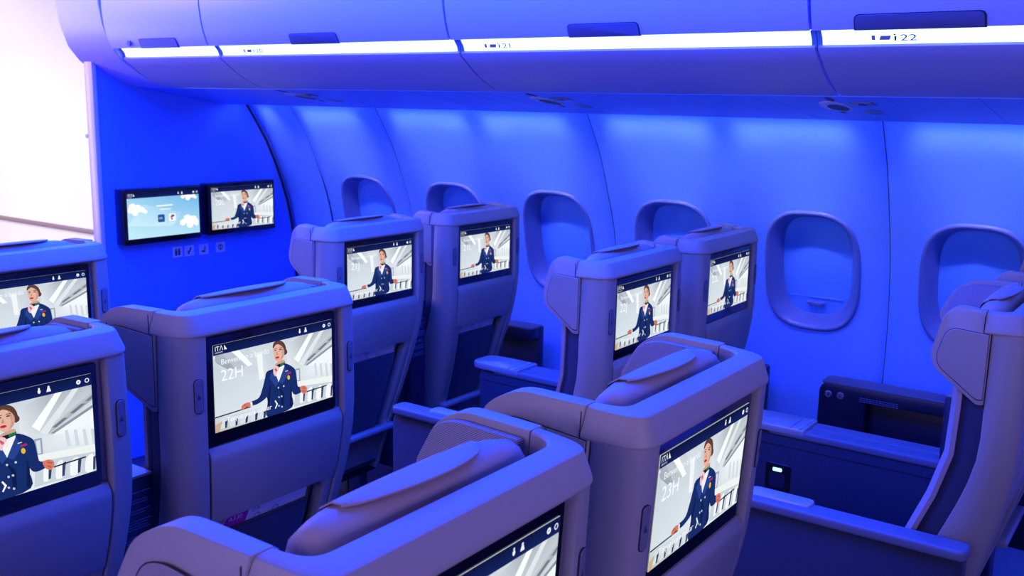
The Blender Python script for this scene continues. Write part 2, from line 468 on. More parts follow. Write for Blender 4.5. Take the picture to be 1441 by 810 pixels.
def wing_parts(parent, sgn, k):
    """k: length factor of the wing"""
    Y = lambda y: .081+(y-.081)*k if y > .081 else y
    base = [(.067, 1.020), (.080, 1.018), (.190, 1.082), (.203, 1.110), (.179, 1.196), (.152, 1.2155), (.0805, 1.2095), (.0805, 1.1665), (.067, 1.1665)]
    rad = [.002, .008, .02, .02, .024, .02, .001, .001, .001]
    pts = round_poly([(Y(y), z) for y, z in base], rad, 4)
    drop = .011 if k > 1.2 else 0
    base = [(y, z-(drop*(y-.08)/.08 if y > .08 and z > 1.18 else 0)) for y, z in base]
    pts = round_poly([(Y(y), z) for y, z in base], rad, 4)
    th = .034
    bm = bmesh.new()
    prism(bm, pts, lambda p: (sgn*(wingx(p[0], k)+.003-max(0, p[1]-1.180)*.36), p[0], p[1]), lambda p: (sgn*(wingx(p[0], k)-th), p[0], p[1]))
    w = finish(bm, 'head_wing', M['cap'], parent, bevel=.005, seg=3, sharp=40)
    pan = [(.0695, 1.031), (.082, 1.0295), (.179, 1.087), (.187, 1.108), (.169, 1.160), (.150, 1.1705), (.082, 1.1665), (.0695, 1.1655)]
    pr = [.001, .006, .014, .012, .016, .014, .01, .001]
    pts = round_poly([(Y(y), z) for y, z in pan], pr, 4)
    cx = sum(p[0] for p in pts)/len(pts); cz = sum(p[1] for p in pts)/len(pts)
    grow = [(max(.0675, cx+(y-cx)*1.022), cz+(z-cz)*1.022) for y, z in pts]
    bm = bmesh.new()
    prism(bm, grow, lambda p: (sgn*(wingx(p[0], k)+.0025), p[0], p[1]), lambda p: (sgn*(wingx(p[0], k)+.0035), p[0], p[1]))
    finish(bm, 'panel_groove', M['groove'], w)
    bm = bmesh.new()
    prism(bm, pts, lambda p: (sgn*(wingx(p[0], k)+.0028), p[0], p[1]), lambda p: (sgn*(wingx(p[0], k)+.0045), p[0], p[1]))
    finish(bm, 'wing_panel', M['shell'], w, bevel=.001, seg=1)
    # knitted padding on the inner face
    base = [(.095, 1.045), (.150, 1.072), (.186, 1.100), (.192, 1.125), (.174, 1.183), (.152, 1.196), (.085, 1.199)]
    pts = round_poly([(Y(y), z) for y, z in base], [.004, .02, .02, .02, .025, .02, .004], 4)
    bm = bmesh.new()
    prism(bm, pts, lambda p: (sgn*(wingx(p[0], k)-th+.002), p[0], p[1]), lambda p: (sgn*(wingx(p[0], k)-th-.014), p[0], p[1]))
    finish(bm, 'wing_padding', M['knit'], w, bevel=.005, seg=2)
    # seam across the top band of the cap
    bm = bmesh.new()
    zz = [(1.1675, .0042), (1.19, .0042), (1.2025, .0037)]
    box(bm, -.0007, .0007, -.0006, .0006, 1.166, 1.204)
    o = finish(bm, 'cap_seam', M['groove'], w); o.location = (sgn*(.2348), .0803, 0); o.scale = (1, 1, 1)
    return w

def headrest_mesh(parent):
    bm = bmesh.new()
    W = .174; secs = []
    for t in np.linspace(-1, 1, 25):
        # end rounding
        e = (1-abs(t)**6)**(1/3.) if abs(t) < 1 else 0
        e = max(e, .03)
        x = t*W; zt = 1.2215 - .005*t*t - (1-e)*.035; y0 = .050+(1-e)*.012; y1 = .112-(1-e)*.012
        ym = (y0+y1)/2; zb = 1.06
        ring = [(x, y0, zb), (x, y0, zt-.030), (x, y0+.004, zt-.016), (x, y0+.014, zt-.005), (x, ym, zt), (x, y1-.014, zt-.005), (x, y1-.004, zt-.016), (x, y1, zt-.030), (x, y1+.004, zb)]
        secs.append(ring)
    loft(bm, secs)
    h = finish(bm, 'headrest', M['leather'], parent, sharp=60)
    # folded leather flap over the top, a pointed tongue with a free rear edge
    bm = bmesh.new(); secs = []
    for i in range(17):
        t = i/16; x = -.118 + .215*t
        d = math.sin(PI*min(1, t*1.02))**.55 if 0 < t < 1 else 0
        yend = .0785 - .031*d*(.7+.3*t)
        lift = .005*d
        prof = [(.115, 1.192), (.108, 1.2120), (.092, 1.2235), (.080, 1.2255)]
        pr = [(y, z-.006*(x/W)**2) for y, z in prof]
        pr.append(((.080+yend)/2, 1.2252-.006*(x/W)**2+lift*.5)); pr.append((yend, 1.2235-.006*(x/W)**2+lift*.4))
        th = .0025
        secs.append([(x, y, z) for y, z in pr] + [(x, y+.0005, z-th) for y, z in reversed(pr)])
    loft(bm, secs)
    finish(bm, 'headrest_flap', M['leather'], h, sharp=50)
    return h

def rear_panel_mesh(parent):
    bm = bmesh.new()
    def ring(z, x0, x1, dy, th=.022):
        s = ww(z)/.230
        return [(x0*s, yr(z)+dy+.002, z), (x0*s+.003, yr(z)+dy, z), (x1*s-.003, yr(z)+dy, z), (x1*s, yr(z)+dy+.002, z), (x1*s, yr(z)+th, z), (x0*s, yr(z)+th, z)]
    zs = [(.9445, .006), (.943, -.001), (.930, -.0085), (.923, -.0105), (.915, -.011), (.89, -.011), (.86, -.011), (.83, -.0105), (.80, -.0095), (.787, -.0085)]
    loft(bm, [ring(z, -.1705, .1705, dy) for z, dy in zs])
    for x0, x1 in ((-.1705, -.142), (.142, .1705)):
        loft(bm, [ring(z, x0, x1, -.006) for z in (.787, .74, .70, .65, .60, .55, .50, .47)])
    loft(bm, [ring(z, -.1705, .1705, -.006) for z in (.47, .45, .42, .38, .34)])
    for sx in (-1, 1):      # rounded upper corners of the pocket opening
        pts = [(sx*.142, .787), (sx*.142, .765)] + [(sx*(.142-.022*(1-math.cos(a))), .765+.022*math.sin(a)) for a in (R(22), R(45), R(68), R(90))]
        prism(bm, pts, lambda p: (p[0]*ww(p[1])/.230, yr(p[1])-.006, p[1]), lambda p: (p[0]*ww(p[1])/.230, yr(p[1])+.02, p[1]))
    p = finish(bm, 'rear_panel', M['shell'], parent, sharp=40)
    # dark cloth pocket inside the opening
    bm = bmesh.new()
    secs = []
    for z in (.750, .742, .72, .66, .60, .55, .50, .475):
        s = ww(z)/.230; y = yr(z)+.002+(.003 if z > .745 else 0)
        secs.append([(-.128*s, y+.004, z), (-.118*s, y, z), (.104*s, y, z), (.112*s, y+.004, z), (.112*s, y+.009, z), (-.128*s, y+.009, z)])
    loft(bm, secs)
    finish(bm, 'literature_pocket', M['navy'], parent, sharp=40)
    # rounded footrest bar
    bm = bmesh.new()
    pts = rrect(0, 0, .028, .022, .010)
    prism(bm, pts, lambda q: (-.150, yr(.46)-.022+q[0], .468+q[1]), lambda q: (.150, yr(.46)-.022+q[0], .468+q[1]))
    finish(bm, 'footrest_bar', M['satin'], parent, bevel=.003)
    return p

def tactile(parent, sx):
    zc = 1.055; rot = sx*R(9); loc = (sx*.1965, -.0080, zc)
    def place(o):
        o.location = loc; o.rotation_euler = (0, 0, rot)
    bm = bmesh.new(); pts = rrect(0, 0, .0185, .066, .009, 6)
    prism(bm, pts, lambda p: (p[0], -.0012, p[1]), lambda p: (p[0], .006, p[1]))
    b = finish(bm, 'call_button', [M['groove']], parent); place(b)
    pts = rrect(0, 0, .0160, .0635, .0078, 6)
    bm = bmesh.new()
    prism(bm, pts, lambda p: (p[0], -.0024, p[1]), lambda p: (p[0], .002, p[1]))
    finish(bm, 'button_cover', M['button'], b, bevel=.0008, seg=1)
    bm = bmesh.new()
    for q in ([(-.004, -.004), (0, .006), (.001, -.004)], [(0, -.004), (.004, -.004), (.002, .001)], [(-.004, -.0055), (.004, -.0055), (.004, -.0047), (-.004, -.0047)]):
        prism(bm, q, lambda p: (p[0], -.0028, p[1]), lambda p: (p[0], -.002, p[1]))
    finish(bm, 'button_symbol', M['icon'], b)

def backrest_parts(parent):
    # navy side bolster and core
    bm = bmesh.new(); secs = []
    for z in (.42, .5, .6, .7, .8, .9, 1.0, 1.08):
        y0 = yf(z)-.02; y1 = yf(z)+.045 + (.01 if z < .7 else 0); w = ww(z)-.003
        secs.append([(-w, y0, z), (w, y0, z), (w+.002, (y0+y1)/2, z), (w-.008, y1, z), (-w+.008, y1, z), (-w-.002, (y0+y1)/2, z)])
    loft(bm, secs)
    finish(bm, 'backrest', M['navy'], parent, sharp=50)
    bm = bmesh.new(); secs = []
    for z in (.46, .5, .6, .7, .8, .9, 1.0, 1.07, 1.10):
        y1 = yf(z)+.044 + (.01 if z < .7 else 0); w = ww(z)-.004
        secs.append([(-w, y1, z), (w, y1, z), (w, y1+.010, z), (w-.03, y1+.024, z), (-w+.03, y1+.024, z), (-w, y1+.010, z)])
    loft(bm, secs)
    finish(bm, 'backrest_cover', M['leather'], parent, sharp=50)

def seat(X, Y, k, tilt, pic, label, arms=(), k2=None):
    root = thing('airline_seat', label, 'seat', (X, Y, 0), 'premium cabin seats with back screens')
    parts_before = set(bpy.data.objects)
    shell_mesh(root); cap_mesh(root)
    wing_parts(root, -1, k); wing_parts(root, 1, k2 or k)
    headrest_mesh(root); rear_panel_mesh(root)
    screen_unit(root, pic)
    tactile(root, -1); tactile(root, 1)
    backrest_parts(root)
    if tilt:
        T = Matrix.Translation((0, 0, .45)) @ Matrix.Rotation(tilt, 4, 'X') @ Matrix.Translation((0, 0, -.45))
        off = (T @ Vector((0, 0, 1.16)))
        T = Matrix.Translation((0, -off.y, 1.16-off.z)) @ T
        for o in list(root.children):
            o.matrix_basis = T @ Matrix.LocRotScale(o.location, o.rotation_euler, o.scale)
    # seat cushion and base do not recline
    bm = bmesh.new(); box(bm, -.22, .22, .24, .74, .36, .50)
    finish(bm, 'seat_cushion', M['navy'], root, bevel=.03, seg=3)
    bm = bmesh.new(); box(bm, -.20, .20, .20, .70, .26, .365)
    finish(bm, 'seat_pan', M['navyp'], root, bevel=.01)
    for sx in (-.15, .15):
        for sy in (.26, .60):
            bm = bmesh.new(); box(bm, sx-.02, sx+.02, sy-.03, sy+.03, 0, .265)
            finish(bm, 'leg', M['metal'], root, bevel=.004)
    for side in arms: armrest(root, side)
    return root

def armrest(root, side):
    """closed side armrest panel with padded top and satin end cap"""
    x = side*.275; w = .048
    bm = bmesh.new()
    outl = round_poly([(.10, .28), (.655, .28), (.655, .706), (.06, .706), (.06, .45)], [.01, .04, .03, .02, .02], 4)
    prism(bm, outl, lambda p: (x-w/2+.003, p[0], p[1]), lambda p: (x+w/2-.003, p[0], p[1]))
    a = finish(bm, 'armrest', M['navy'], root, bevel=.006)
    bm = bmesh.new(); 
    prism(bm, rrect(x, .355, w+.012, .60, .022), lambda p: (p[0], p[1], .704), lambda p: (p[0], p[1], .728))
    finish(bm, 'arm_pad', M['armtop'], a, bevel=.006, seg=3)
    bm = bmesh.new()
    prism(bm, rrect(x-side*.020, .46, .048, .15, .02), lambda p: (p[0], p[1], .712), lambda p: (p[0], p[1], .733))
    finish(bm, 'arm_cap', M['satin'], a, bevel=.004, seg=2)

def console(X, Y, label, placard_rows=7):
    """shared console between two seats: flat body, pad on top, satin cap at the front, taller box with a placard at the back"""
    t = thing('centre_console', label, 'armrest', (X, Y, 0), 'consoles between paired seats')
    w = .11
    bm = bmesh.new()
    outl = round_poly([(.12, .26), (.72, .26), (.74, .706), (.12, .706)], [.01, .03, .02, .01], 4)
    prism(bm, outl, lambda p: (-w/2, p[0], p[1]), lambda p: (w/2, p[0], p[1]))
    finish(bm, 'console_body', M['navy'], t, bevel=.006)
    for sx in (-1, 1):
        bm = bmesh.new()
        prism(bm, rrect(sx*.030, .40, .056, .56, .012), lambda p: (p[0], p[1], .704), lambda p: (p[0], p[1], .727))
        finish(bm, 'arm_pad', M['armtop'], t, bevel=.006, seg=3)
    bm = bmesh.new()
    pts = round_poly([(-.058, .575), (.058, .575), (.062, .70), (.055, .775), (-.055, .775), (-.062, .70)], [.004, .004, .04, .055, .055, .04], 7)
    prism(bm, pts, lambda p: (p[0], p[1], .713), lambda p: (p[0], p[1], .734))
    finish(bm, 'console_cap', M['satin'], t, bevel=.005, seg=2)
    bm = bmesh.new(); box(bm, -.058, .058, .583, .590, .7335, .7352)
    box(bm, -.058, .058, .612, .616, .7335, .7352)
    finish(bm, 'cap_hinge', M['chrome'], t)
    # power socket and handset recess on the left face
    bm = bmesh.new(); prism(bm, rrect(.640, .565, .072, .115, .008), lambda p: (-w/2-.003, p[0], p[1]), lambda p: (-w/2+.004, p[0], p[1]))
    s = finish(bm, 'power_socket', M['usb'], t, bevel=.001, seg=1)
    bm = bmesh.new(); prism(bm, rrect(.642, .605, .026, .010, .003), lambda p: (-w/2-.0042, p[0], p[1]), lambda p: (-w/2-.0025, p[0], p[1]))
    finish(bm, 'socket_light', M['led'], s)
    bm = bmesh.new(); prism(bm, rrect(.642, .573, .046, .042, .006), lambda p: (-w/2-.0048, p[0], p[1]), lambda p: (-w/2-.0025, p[0], p[1]))
    finish(bm, 'socket_plate', M['navyp'], s)
    for i in range(3):
        bm = bmesh.new(); bmesh.ops.create_cone(bm, segments=12, radius1=.0055, radius2=.0055, depth=.004, cap_ends=True, matrix=Matrix.Translation((-w/2-.004, .626+i*.016, .530)) @ Matrix.Rotation(PI/2, 4, 'Y'))
        finish(bm, 'jack', M['chrome'], s)
    bm = bmesh.new(); box(bm, -w/2-.0012, -w/2+.002, .12, .72, .676, .6775)
    finish(bm, 'stitch_line', M['groove'], t)
    # tall back box
    bm = bmesh.new(); box(bm, -.043, .043, .085, .23, .40, .895)
    b = finish(bm, 'console_back_box', M['navyp'], t, bevel=.008, seg=2)
    bm = bmesh.new(); box(bm, -.042, .042, .088, .228, .893, .8985)
    finish(bm, 'box_lid', M['shell'], b, bevel=.002, seg=1)
    bm = bmesh.new(); rnd = random.Random(int(X*100+Y*10))
    z = .868
    for g, n in ((1, 1), (2, 2), (3, 2), (4, 4), (5, 4), (6, 2), (7, 3), (8, 3)):
        for i in range(n):
            hw = rnd.uniform(.018, .034); cx = rnd.uniform(-.002, .002)
            x = cx-hw
            while x < cx+hw:
                l = rnd.uniform(.002, .007); x2 = min(x+l, cx+hw)
                box(bm, x, x2, .0838, .0852, z, z+.0016); x = x2+.0012
            z -= .0052
        z -= .010
    finish(bm, 'placard_text', M['text'], b)
    return t

YC = {20: 2.411, 21: 1.490, 22: .556}
YS = {20: 2.195, 21: 1.2215, 22: .258}
XG, XH, XJ, XL = .739, 1.292, 2.353, 2.927

seat(XH, YC[20], 1.48, .0, screen_pic('21H'), 'grey seat back at the far left edge, nearest the bulkhead, screen showing an attendant', ())
seat(XG, YC[21], 1.48, .0, screen_pic('22G'), 'grey seat back at the left edge with its screen cut off by the frame', ())
seat(XH, YC[21], 1.50, .0, screen_pic('22H'), 'grey seat back whose screen reads 22H', ())
seat(XG, YC[22], 1.50, .06, screen_pic('23G'), 'closest grey seat back at bottom centre, knitted wing lining and screen cropped by the frame', ())
seat(XH, YC[22], 1.50, .06, screen_pic('23H'), 'grey seat back in the foreground whose screen reads 23H', ())
seat(XJ, YS[20], .80, .0, screen_pic('21J'), 'grey seat back whose screen reads 21J', (-1,))
seat(XL, YS[20], .80, .0, screen_pic('21L'), 'grey seat back whose screen reads 21L, beside the cabin windows', ())
seat(XJ, YS[21], .78, .0, screen_pic('22J'), 'grey seat back whose screen reads 22J', (-1,))
seat(XL, YS[21], .78, .0, screen_pic('22L'), 'grey seat back whose screen reads 22L, beside the cabin wall', ())
seat(XJ, YS[22], .78, .0, screen_pic('23J'), 'seat seen side-on at the right edge, with navy bolster and long navy armrest', (-1,), 1.45)
seat(XL, YS[22], .78, .0, screen_pic('23L'), 'window seat mostly hidden behind the side-on seat at the right edge', ())
console((XG+XH)/2, YC[21], 'dark console with a text placard between the left-edge seat and the 22H seat')
console((XG+XH)/2, YC[22], 'dark console between the two foreground seats')
console((XJ+XL)/2, YS[20], 'dark console between the 21J and 21L seats, lined text on its back')
console((XJ+XL)/2, YS[21], 'console with rounded satin end cap in front of the 22J seat')
console((XJ+XL)/2, YS[22], 'console with a power socket on its side, left of the side-on seat')

# safety cards in the pockets
def card(X, Y, label, bright=True):
    t = thing('safety_card', label, 'card', (X, Y, 0), 'safety cards in seat pockets')
    bm = bmesh.new(); z0, z1 = .60, .782
    y0, y1 = yr(z0)+.019, yr(z1)+.013
    def P(x, z, d=0): return (x, y0+(y1-y0)*(z-z0)/(z1-z0)-d, z)
    prism(bm, [(-.112, z0), (.105, z0), (.105, z1-.004), (-.112, z1)], lambda p: P(p[0], p[1]), lambda p: P(p[0], p[1], -.002))
    finish(bm, 'card_sheet', M['card'], t)
    bm = bmesh.new(); prism(bm, [(-.112, .70), (-.070, .70), (-.052, z1-.002), (-.112, z1-.001)], lambda p: P(p[0], p[1], .0004), lambda p: P(p[0], p[1], -.0004))
    finish(bm, 'magenta_corner' if bright else 'card_corner', M['magenta' if bright else 'card'], t)
    bm = bmesh.new()
    v, tr = text_tris('A330', .016)
    vs = [bm.verts.new(P(-.104+p[0], .762+p[1]*.9, .0008)) for p in v]
    for q in tr:
        try: bm.faces.new([vs[i] for i in q])
        except ValueError: pass
    o = finish(bm, 'card_lettering', M['card'], t)
    bm = bmesh.new()
    v, tr = text_tris('ITA', .014)
    for x0 in (-.045,):
        vs = [bm.verts.new(P(x0+p[0], .766+p[1], .0008)) for p in v]
        for q in tr:
            try: bm.faces.new([vs[i] for i in q])
            except ValueError: pass
    for cx in (-.03, .02):
        for k in range(14):
            a0, a1 = 2*PI*k/14, 2*PI*(k+1)/14
            bm.faces.new([bm.verts.new(P(cx+r*math.cos(a), .752+r*math.sin(a), .0008)) for r, a in ((.008, a0), (.008, a1), (.0066, a1), (.0066, a0))])
    finish(bm, 'card_drawing', M['icon'], t)
card(XH, YC[21], 'pale leaflet with magenta corner in the pocket under the 22H screen')
card(XJ, YS[20], 'pale leaflet edge in the pocket under the 21J screen', False)
card(XL, YS[20], 'pale leaflet edge in the pocket under the 21L screen', False)

# ------------------------------------------------------------------ bulkhead
BY = 3.80
binprof = [(2.27, 2.2), (2.262, 1.95), (2.28, 1.87), (2.31, 1.79), (2.35, 1.742), (2.42, 1.695), (2.50, 1.658), (2.60, 1.632), (2.75, 1.613), (2.90, 1.590), (3.03, 1.571)]
WX = [(2.2, 2.75), (1.85, 2.98), (1.7, 3.06), (1.57, 3.145), (1.5, 3.195), (1.4, 3.26), (1.25, 3.33), (1.1, 3.385), (.9, 3.425), (.7, 3.435), (.4, 3.43), (0, 3.38)]
wx = lambda z: sm(z, WX)
bm = bmesh.new()
outl = [(2.37, 0), (wx(0)+.07, 0)] + [(wx(z)+.07, z) for z in (.3, .6, .9, 1.1, 1.25, 1.4, 1.5, 1.6)] + [(3.25, 1.75), (2.95, 1.75), (2.95, 1.59)] + [(x, z) for x, z in reversed(binprof[5:-1])] + [(2.374, 1.726)]
prism(bm, outl, lambda p: (p[0], BY, p[1]), lambda p: (p[0], BY+.04, p[1]))
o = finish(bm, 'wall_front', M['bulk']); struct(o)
bm = bmesh.new(); box(bm, 2.350, 2.372, BY-.006, BY+.05, 0, 1.755)
o = finish(bm, 'trim_1', M['btrim'], bevel=.004); struct(o)
# filler strip between bulkhead edge and wall liner
bm = bmesh.new()
secs = [[(wx(z)-.006, BY-.012, z), (wx(z)+.0, BY-.012, z), (wx(z)+.0, BY+.0, z), (wx(z)-.006, BY, z)] for z in np.linspace(0, 1.6, 17)]
loft(bm, secs); struct(finish(bm, 'trim_2', M['groove']))

def monitor(x0, x1, z0, z1, pic, label):
    t = thing('bulkhead_monitor', label, 'monitor', ((x0+x1)/2, 3.74, 0), 'bulkhead monitors')
    bm = bmesh.new(); h = (z1-z0)
    prism(bm, rrect(0, (z0+z1)/2, x1-x0, h, .008), lambda p: (p[0], 0, p[1]), lambda p: (p[0], .059, p[1]))
    finish(bm, 'monitor_case', M['bezel'], t, bevel=.003)
    d = link(pic_mesh(pic, 'display', (x1-x0)*.925, h*.82), 'display', t)
    d.location = (.004, -.0008, (z0+z1)/2+h*.015)
monitor(2.425, 2.818, .971, 1.211, sky_pic(), 'wall monitor on the blue bulkhead showing clouds and icons')
monitor(2.858, 3.251, .974, 1.213, screen_pic('20L'), 'wall monitor on the blue bulkhead showing the attendant')
# pictogram stickers below the monitors
t = thing('pictogram_sign', 'faint row of pictogram stickers on the bulkhead below the monitors', 'sign', (2.85, BY, 0))
for i, (cx, cz) in enumerate(((2.727, .907), (2.79, .906), (2.87, .904), (2.965, .905))):
    bm = bmesh.new(); prism(bm, rrect(cx-2.85, cz, .052, .048, .004), lambda p: (p[0], -.0015, p[1]), lambda p: (p[0], .001, p[1]))
    pl = finish(bm, 'sticker', M['plac'], t)
    bm = bmesh.new(); c = cx-2.85
    def fl(pts):
        prism(bm, [(c+x*.8, cz+y*.8) for x, y in pts], lambda p: (p[0], -.0024, p[1]), lambda p: (p[0], -.001, p[1]))
    if i == 0:
        for s in (-.010, .010):
            fl([(s-.007, -.02), (s+.007, -.02), (s+.008, .008), (s-.008, .008)]); fl([(s+.006*math.cos(a), .014+.006*math.sin(a)) for a in np.linspace(0, 2*PI, 10)[:-1]])
    elif i == 1:
        fl([(-.012, -.02), (-.004, -.02), (.004, -.004), (.013, .006), (.013, .02), (.005, .02), (.003, .008), (-.006, -.002)]); fl([(-.016, -.005), (.0, -.01), (.0, -.004), (-.016, .0)])
    elif i == 2:
        fl([(-.018, -.012), (.006, -.02), (.012, .02), (.006, .02), (.002, -.006), (-.016, -.004)])
    else:
        for k in range(12):
            a0, a1 = 2*PI*k/12, 2*PI*(k+1)/12
            fl([(.017*math.cos(a0), .017*math.sin(a0)), (.017*math.cos(a1), .017*math.sin(a1)), (.012*math.cos(a1), .012*math.sin(a1)), (.012*math.cos(a0), .012*math.sin(a0))])
        fl([(-.003, -.012), (.003, -.012), (.003, .012), (-.003, .012)])
    finish(bm, 'pictogram', M['icon'], pl)

# ------------------------------------------------------------------ side wall with windows
SEAMS = [-.213, .855, 1.92, 2.99, 3.523, 3.80]
WINC = [3.255-.5334*i for i in range(7)]
WZ, OW, OH = 1.035, .230, .325      # shade opening
def wnorm(z):
    d = (wx(z+.02)-wx(z-.02))/.04
    n = Vector((-1, 0, d)).normalized(); return n   # into the cabin
def wall_panel(y0, y1, wins, idx):
    bm = bmesh.new()
    # grid; edges roll back a little towards the seams, shallow dish round each window
    ys = sorted(set([round(v, 4) for v in list(np.linspace(y0+.0012, y1-.0012, int((y1-y0)/.009)+1))] + [y0+.004, y0+.012, y1-.012, y1-.004]))
    zs = list(list(np.linspace(0, .78, 20))[:-1]+list(np.linspace(.78, 1.28, 58))[:-1]+list(np.linspace(1.28,1.78,24)))
    def off(y, z):
        d = min(y-y0, y1-y)
        o = -.012*math.exp(-(d/.012)**1.5) - .010*math.exp(-(d/.05)**2)
        for c in wins:
            u = (y-c)/.255; v = (z-.99)/.46
            r = (abs(u)**2.4+abs(v)**2.4)**(1/2.4)
            if r < 1.15: o -= .022*(1-min(1, max(0, (r-.72)/.43)))**1.0 if r > .72 else .022
        return o
    V = {}
    for i, y in enumerate(ys):
        for j, z in enumerate(zs):
            n = wnorm(z); o_ = off(y, z)
            V[i, j] = bm.verts.new((wx(z)+n.x*o_, y, z+n.z*o_))
    def hole(y, z):
        for c in wins:
            u = abs(y-c)/(.159); v = abs(z-WZ)/(.203)
            if (u**3+v**3) < 1: return True
        return False
    for i in range(len(ys)-1):
        for j in range(len(zs)-1):
            if hole((ys[i]+ys[i+1])/2, (zs[j]+zs[j+1])/2): continue
            bm.faces.new((V[i, j], V[i+1, j], V[i+1, j+1], V[i, j+1]))
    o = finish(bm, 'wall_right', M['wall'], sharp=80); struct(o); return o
for i, (a, b) in enumerate(zip(SEAMS[:-1], SEAMS[1:])):
    wall_panel(a, b, [c for c in WINC if a < c < b], i)
bm = bmesh.new()
secs = [[(wx(z)+.028, -.3, z), (wx(z)+.030, 4.0, z)] for z in np.linspace(0, 1.85, 30)]
vs = [[bm.verts.new(p) for p in s] for s in secs]
for a, b in zip(vs[:-1], vs[1:]): bm.faces.new((a[0], a[1], b[1], b[0]))
# backing seen through panel joints (window holes are covered by each window unit)
for f in list(bm.faces): pass
struct(finish(bm, 'trim_3', M['groove'])).location = (.08, 0, 0)

def window(yc, idx, label):
    root = bpy.data.objects.new('window_%d' % idx, None); C.objects.link(root); root.location = (0, yc, 0); struct(root)
    xb = lambda z: wx(z)
    n0 = wnorm(WZ)
    def P(u, v, d):   # d: distance into the cabin
        z = WZ+v; n = wnorm(z); d -= .020
        return (wx(z)+n.x*d, u, z+n.z*d)
    bm = bmesh.new()
    def ringpts(w, h, d, n=3.0, cnt=56):
        out = []
        for k in range(cnt):
            a = 2*PI*k/cnt; c, s = math.cos(a), math.sin(a)
            r = (abs(c)**n+abs(s)**n)**(-1/n)
            out.append(P(w/2*r*c, h/2*r*s, d))
        return out
    # trim: outer lip on the liner, proud rounded rim, then a deep funnel to the shade
    prof = [(.346, .434, -.012), (.342, .430, .002), (.336, .424, .006), (.327, .415, .0075), (.317, .405, .005), (.300, .388, -.006), (.281, .370, -.024), (.264, .354, -.040), (.252, .343, -.054), (.246, .338, -.068)]
    loft(bm, [ringpts(w, h, d) for w, h, d in prof], closed=True, caps=False)
    finish(bm, 'window_frame', M['wtrim'], root, sharp=70)
    bm = bmesh.new()
    ring = ringpts(.25, .345, -.062)
    bm.faces.new([bm.verts.new(p) for p in ring])
    sh = finish(bm, 'window_shade', M['shade'], root)
    # lower edge line of the shade and its finger grip
    bm = bmesh.new()
    a = [P(-.088, -.108, -.060), P(.088, -.120+.012, -.060)]
    secs = []
    for u in np.linspace(-.095, .095, 9): 
        c = P(u, -.112, -.060); secs.append([(c[0]-.004, c[1], c[2]-.002), (c[0]-.004, c[1], c[2]+.002), (c[0]+.002, c[1], c[2]+.002), (c[0]+.002, c[1], c[2]-.002)])
    loft(bm, secs); finish(bm, 'shade_rail', M['shade'], sh)
    bm = bmesh.new()
    pts = [(.034*math.cos(t), -.016*math.sin(t)) for t in np.linspace(0, PI, 12)]
    pts = [(u, v-.126) for u, v in pts]
    def Q(p, d): return P(p[0], p[1], d)
    prism(bm, pts, lambda p: Q(p, -.060), lambda p: Q(p, -.044))
    finish(bm, 'shade_grip', M['wtrim'], sh, bevel=.003)
    return root
for i, yc in enumerate(WINC[:7]): window(yc, i+1, '')

# window-side armrests
def window_arm(Y, label):
    t = thing('window_armrest', label, 'armrest', (3.25, Y, 0), 'window-side armrests')
    bm = bmesh.new()
    # body with stowage recess open towards the seat: back plate, top, front post, floor
    box(bm, .03, .07, 0, .755, .26, .700)
    finish(bm, 'armrest_back', M['navyp'], t, bevel=.004)
    bm = bmesh.new(); pts = round_poly([(.04, .645), (.755, .645), (.755, .700), (.04, .700)], [.004, .004, .03, .004])
    pts = [(.0, .655), (.60, .655), (.60, .30), (.60, .26), (.755, .26)] + [(.755, .675)] + [(.748, .692), (.73, .700), (0, .700)]
    prism(bm, pts, lambda p: (-.025, p[0], p[1]), lambda p: (.032, p[0], p[1]))
    fr = finish(bm, 'armrest_frame', M['navyp'], t, bevel=.004)
    bm = bmesh.new(); prism(bm, rrect(.02, .375, .09, .75, .015), lambda p: (p[0], p[1], .698), lambda p: (p[0], p[1], .706))
    finish(bm, 'armrest_top', M['armtop'], t, bevel=.003)
    for i in range(2):
        bm = bmesh.new()
        bmesh.ops.create_cone(bm, segments=24, radius1=.012, radius2=.012, depth=.006, cap_ends=True, matrix=Matrix.Translation((-.027, .722-.040*i, .664)) @ Matrix.Rotation(PI/2, 4, 'Y'))
        b = finish(bm, 'seat_button', M['chrome'], t, bevel=.0015, seg=1)
        bm = bmesh.new()
        box(bm, -.0312, -.029, .716-.040*i, .728-.040*i, .6628, .6652); box(bm, -.0312, -.029, .7208-.040*i, .7232-.040*i, .658, .670)
        finish(bm, 'button_mark', M['icon'], b)
    bm = bmesh.new()
    for k, z in enumerate((.668, .662, .656)):
        x = .62
        while x > .50: box(bm, -.0262, -.0245, x-.008, x, z, z+.002); x -= .0105
    finish(bm, 'instruction_text', M['text'], t)
for r_, lb in ((20, 'dark armrest end against the wall near the first window'), (21, 'dark armrest panel against the wall beside the 22L seat'), (22, 'dark armrest panel with two round buttons under the windows')):
    window_arm(YS[r_]-.012, lb)

